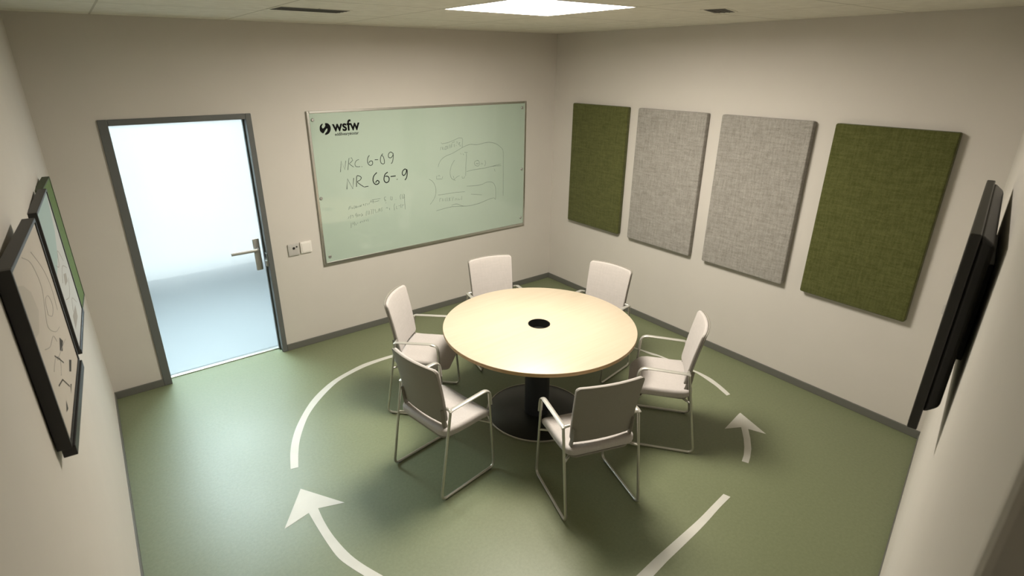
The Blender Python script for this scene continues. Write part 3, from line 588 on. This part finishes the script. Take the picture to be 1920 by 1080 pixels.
# one long arrow: tail at right, round the near side, head at left
def circ(p, q, c, n=9):
    a0, a1 = math.atan2(p[1]-c[1], p[0]-c[0]), math.atan2(q[1]-c[1], q[0]-c[0]); r0, r1 = math.dist(p, c), math.dist(q, c)
    if a1 > a0: a1 -= 2*PI
    return [(c[0]+(r0+(r1-r0)*k/n)*math.cos(a0+(a1-a0)*k/n), c[1]+(r0+(r1-r0)*k/n)*math.sin(a0+(a1-a0)*k/n)) for k in range(1, n)]
cc = (-2.75, -2.35)
inner = spline(iB[:-1]) + circ(iB[-2], Rr[-1], cc) + spline(Rr[::-1])
outer = spline(oB[:-1]) + circ(oB[-2], Ll[-1], cc) + spline(Ll[::-1])
def resample(p, n):
    L = [0]
    for a, b_ in zip(p, p[1:]): L.append(L[-1]+math.dist(a, b_))
    o = []; j = 0
    for k in range(n):
        s = L[-1]*k/(n-1)
        while j < len(p)-2 and L[j+1] < s: j += 1
        f = (s-L[j])/max(L[j+1]-L[j], 1e-9); o.append((p[j][0]+(p[j+1][0]-p[j][0])*f, p[j][1]+(p[j+1][1]-p[j][1])*f))
    return o
band(bm, resample(inner, 90), resample(outer, 90))
flat(bm, hd)
tag(obj('floor_arrow', bm, M['paint_line']), 'large white floor arrow curving round the near side, head at left', 'floor marking')
bm = bmesh.new(); a2 = D['arrow2']; flat(bm, a2)
tag(obj('floor_arrow', bm, M['paint_line']), 'small white floor arrow on the right, pointing toward the panel wall', 'floor marking')

# ------------------------------------------------------------------ round table
TC = (-1.962, -2.092)
t = thing('round_table', 'round pale maple meeting table with dark pedestal in the room centre', 'table', (TC[0], TC[1], 0))
rt_, zt = .686, .74
bm = bmesh.new(); disc_solid(bm, (0, 0, 0), [(.078, zt-.022), (.078, zt-.002), (.080, zt), (rt_-.004, zt), (rt_-.001, zt-.002)], 128); obj('tabletop', bm, M['wood'], t, smooth=True)
bm = bmesh.new(); disc_solid(bm, (0, 0, 0), [(rt_-.001, zt-.002), (rt_, zt-.004), (rt_, zt-.024), (rt_-.002, zt-.027), (.078, zt-.027), (.078, zt-.022)], 128); o = obj('edge_band', bm, M['wood_edge'], t, smooth=True); o['label'] = 'darker honey-coloured edge'
bm = bmesh.new(); disc_solid(bm, (0, 0, 0), [(.079, zt+.001), (.0745, zt+.001), (.074, zt-.06), (0, zt-.06), (0, zt-.064), (.0778, zt-.064), (.0778, zt-.002), (.079, zt+.001)], 64); obj('cable_cup', bm, M['disc'], t, smooth=True)
bm = bmesh.new(); disc_solid(bm, (0, 0, 0), [(0, .012), (.092, .012), (.092, zt-.066), (0, zt-.066)], 48); obj('column', bm, M['col'], t, smooth=True)
bm = bmesh.new(); disc_solid(bm, (0, 0, 0), [(.09, zt-.066), (.25, zt-.030), (.25, zt-.0272), (.0785, zt-.0272), (.0785, zt-.064)], 48); obj('top_mount', bm, M['col'], t, smooth=True)
bm = bmesh.new(); disc_solid(bm, (0, 0, 0), [(0, 0), (.372, 0), (.372, .006), (.366, .010), (.10, .013), (0, .013)], 96); obj('base_disc', bm, M['disc'], t, smooth=True)
bm = bmesh.new(); disc_solid(bm, (0, 0, 0), [(.372, .0005), (.379, .0005), (.380, .009), (.376, .0125), (.371, .011), (.372, .0005)], 96); o = obj('base_rim', bm, M['tube'], t, smooth=True); o['label'] = 'thin metal rim of the base disc'

# ------------------------------------------------------------------ chairs
LR, LF, HW = -.247, .202, .238
def make_chair():
    t = thing('armchair', '', 'chair')
    # seat cushion
    def seat(u, v, tt):
        x = .018+u; y = v
        f = max(0, (x-.10)/.13); z = .398+tt + .004 - .045*f*f*(tt/.055) - .02*f*f - .006*(1-(y/.22)**2)*(tt/.055) + .010*max(0, (-x-.08)/.1)
        return (x, y*(1-.05*max(0, -x/.2)), z)
    bm = bmesh.new(); slab(bm, .415, .455, .060, (.075, .055, .055, .075), .022, seat, nc=7, ns=7, ne=5)
    obj('seat', bm, M['seat'], t, smooth=True)
    bm = bmesh.new(); slab(bm, .36, .39, .014, .05, .004, lambda u, v, tt: (.01+u, v, .388+tt-.02*max(0, (u-.09)/.13)**2), nc=5, ns=5, ne=2)
    obj('seat_pan', bm, M['chair_back'], t, smooth=True)
    # back: u across, v up (0 at middle), t thickness to the rear
    hb = .400; zc = .690
    def back(off):
        def fn(u, v, tt):
            k = (v+hb/2)/hb
            wid = 1-.085*(1-k) - .015*k
            y = u*wid
            z = zc + v*.985 - .006*(abs(u)/.2)**2.2*k
            x = -.150 - (.086)*k + .006*math.sin(k*PI) + .75*y*y*(.6+.4*k) - tt + off
            return (x, y, z)
        return fn
    bm = bmesh.new(); slab(bm, .412, hb, .022, (.024, .024, .028, .028), .009, back(.010), nc=6, ns=8, ne=4); obj('backrest', bm, M['seat'], t, smooth=True)
    bm = bmesh.new(); slab(bm, .418, hb+.008, .009, (.026, .026, .030, .030), .003, back(-.0125), nc=6, ns=8, ne=3); o = obj('back_shell', bm, M['chair_back'], t, smooth=True); o['label'] = 'taupe rear shell of the backrest'
    for s in (-1, 1):
        y = s*HW
        # legs and runner: one bent tube
        pts = [(-.150, s*.200, .606), (-.151, y-s*.004, .604), (-.153, y, .588), (LR, y, .011), (LF, y, .011), (.160, y, .600), (.110, y, .609)]
        pts = fillet(pts, [.012, .010, .045, .045, .05], 7)
        bm = bmesh.new(); tube(bm, pts, .0085, .0085, 12); obj('side_frame', bm, M['tube'], t, smooth=True)
        bm = bmesh.new()
        pa = fillet([(-.158, y, .600), (-.140, y, .608), (.163, y, .616), (.174, y, .50)], [.02, .055], 9)
        tube(bm, pa, .0155, .0062, 12); obj('armrest', bm, M['arm'], t, smooth=True)
        # strip carrying the back down to the seat
        bm = bmesh.new()
        pb_ = fillet([(-.132, s*.188, .412), (-.148, s*.189, .455), (-.165, s*.186, .52), (-.172, s*.188, .60)], [.02, .02], 4)
        tube(bm, pb_, .0055, .017, 10, up=Vector((1, 0, 0))); obj('back_support', bm, M['chair_back'], t, smooth=True)
        for x in (LR+.045, LF-.045):
            bm = bmesh.new(); boxmm(bm, (x-.013, y-.007, 0), (x+.013, y+.007, .008)); obj('glide', bm, M['glide'], t, bevel=.002)
    for x, zz in ((-.125, .392), (.125, .372)):
        bm = bmesh.new()
        xl = {-.125: -.1865, .125: .175}[x]
        tube(bm, fillet([(xl, -HW, .392 if x < 0 else .360), (x, -.17, zz), (x, .17, zz), (xl, HW, .392 if x < 0 else .360)], .03, 5), .008, .008, 10)
        obj('cross_bar', bm, M['tube'], t, smooth=True)
    return t
first = make_chair()
def copy_thing(root):
    r_ = root.copy(); COL.objects.link(r_)
    for ch in list(root.children):
        c = ch.copy(); COL.objects.link(c); c.parent = r_
        c.matrix_parent_inverse = ch.matrix_parent_inverse
    return r_
chairs = [(-2.242, -2.883, 72.0, 'pale armchair in the right foreground, its back turned to the viewer'),
          (-2.827, -2.199, 9.3, 'pale armchair in the left foreground, nearest the big arrow head, seen from behind'),
          (-1.395, -2.765, 128.5, 'pale armchair in profile right of the table, beside small floor arrow'),
          (-2.541, -1.451, -45.5, 'pale armchair left of the table facing it, behind the left foreground chair'),
          (-1.695, -1.255, -103.5, 'pale armchair behind the table below the glass writing board'),
          (-1.145, -1.855, -170.0, 'pale armchair behind the table below the two grey wall panels')]
for i, (x, y, a, lab) in enumerate(chairs):
    o = first if i == 0 else copy_thing(first)
    o.location = (x, y, 0); o.rotation_euler = (0, 0, R(a)); tag(o, lab, 'chair', 'armchairs around the round table')

# ------------------------------------------------------------------ light
def area(name, loc, sx, sy, power, col, spread, rot=(0, 0, 0)):
    l = bpy.data.lights.new(name, 'AREA'); l.shape = 'RECTANGLE'; l.size = sx; l.size_y = sy; l.energy = power; l.color = col; l.spread = R(spread)
    o = bpy.data.objects.new(name, l); COL.objects.link(o); o.location = loc; o.rotation_euler = rot; return o
area('ceiling_lamp', ((LX0+LX1)/2, (LY0+LY1)/2, H+.042), lw-.03, ld-.03, LAMP, (1, .93, .82), SPREAD)
area('hall_spill_fill', (-3.75, 1.5, 2.62), 1.3, .7, SPILL, (.78, .93, 1.0), 120, (R(-40), 0, 0))  # unseen lamp added to throw cool spill through the door onto the floor
w = bpy.data.worlds.new('world'); S.world = w; w.use_nodes = True
w.node_tree.nodes['Background'].inputs[0].default_value = (.5, .5, .5, 1); w.node_tree.nodes['Background'].inputs[1].default_value = .0

# ------------------------------------------------------------------ camera
yaw, pit, rol, fpx, cx, cy = .934594810830754, .37751934112983426, .0010323660016191526, 1030.8379580338762, 933.2564172099122, 528.7086626672857
fw = Vector((math.cos(pit)*math.cos(yaw), math.cos(pit)*math.sin(yaw), -math.sin(pit))); r0 = Vector((math.sin(yaw), -math.cos(yaw), 0)); u0 = r0.cross(fw)
c_, s_ = math.cos(rol), math.sin(rol); r2 = r0*c_+u0*s_; u2 = -r0*s_+u0*c_
cd = bpy.data.cameras.new('camera'); cam = bpy.data.objects.new('camera', cd); COL.objects.link(cam)
mw = Matrix((r2, u2, -fw)).transposed().to_4x4(); mw.translation = CAM; cam.matrix_world = mw
cd.sensor_width = 36; cd.lens = fpx/1920*36; cd.shift_x = (960-cx)/1920; cd.shift_y = (cy-540)/1920; cd.clip_start = .02
cd.dof.use_dof = True; cd.dof.focus_distance = 4.0; cd.dof.aperture_fstop = 4.5
S.camera = cam
S.view_settings.view_transform = 'Standard'; S.view_settings.look = 'None'; S.view_settings.gamma = 1; S.view_settings.use_curve_mapping = False
S.view_settings.exposure = EXPO
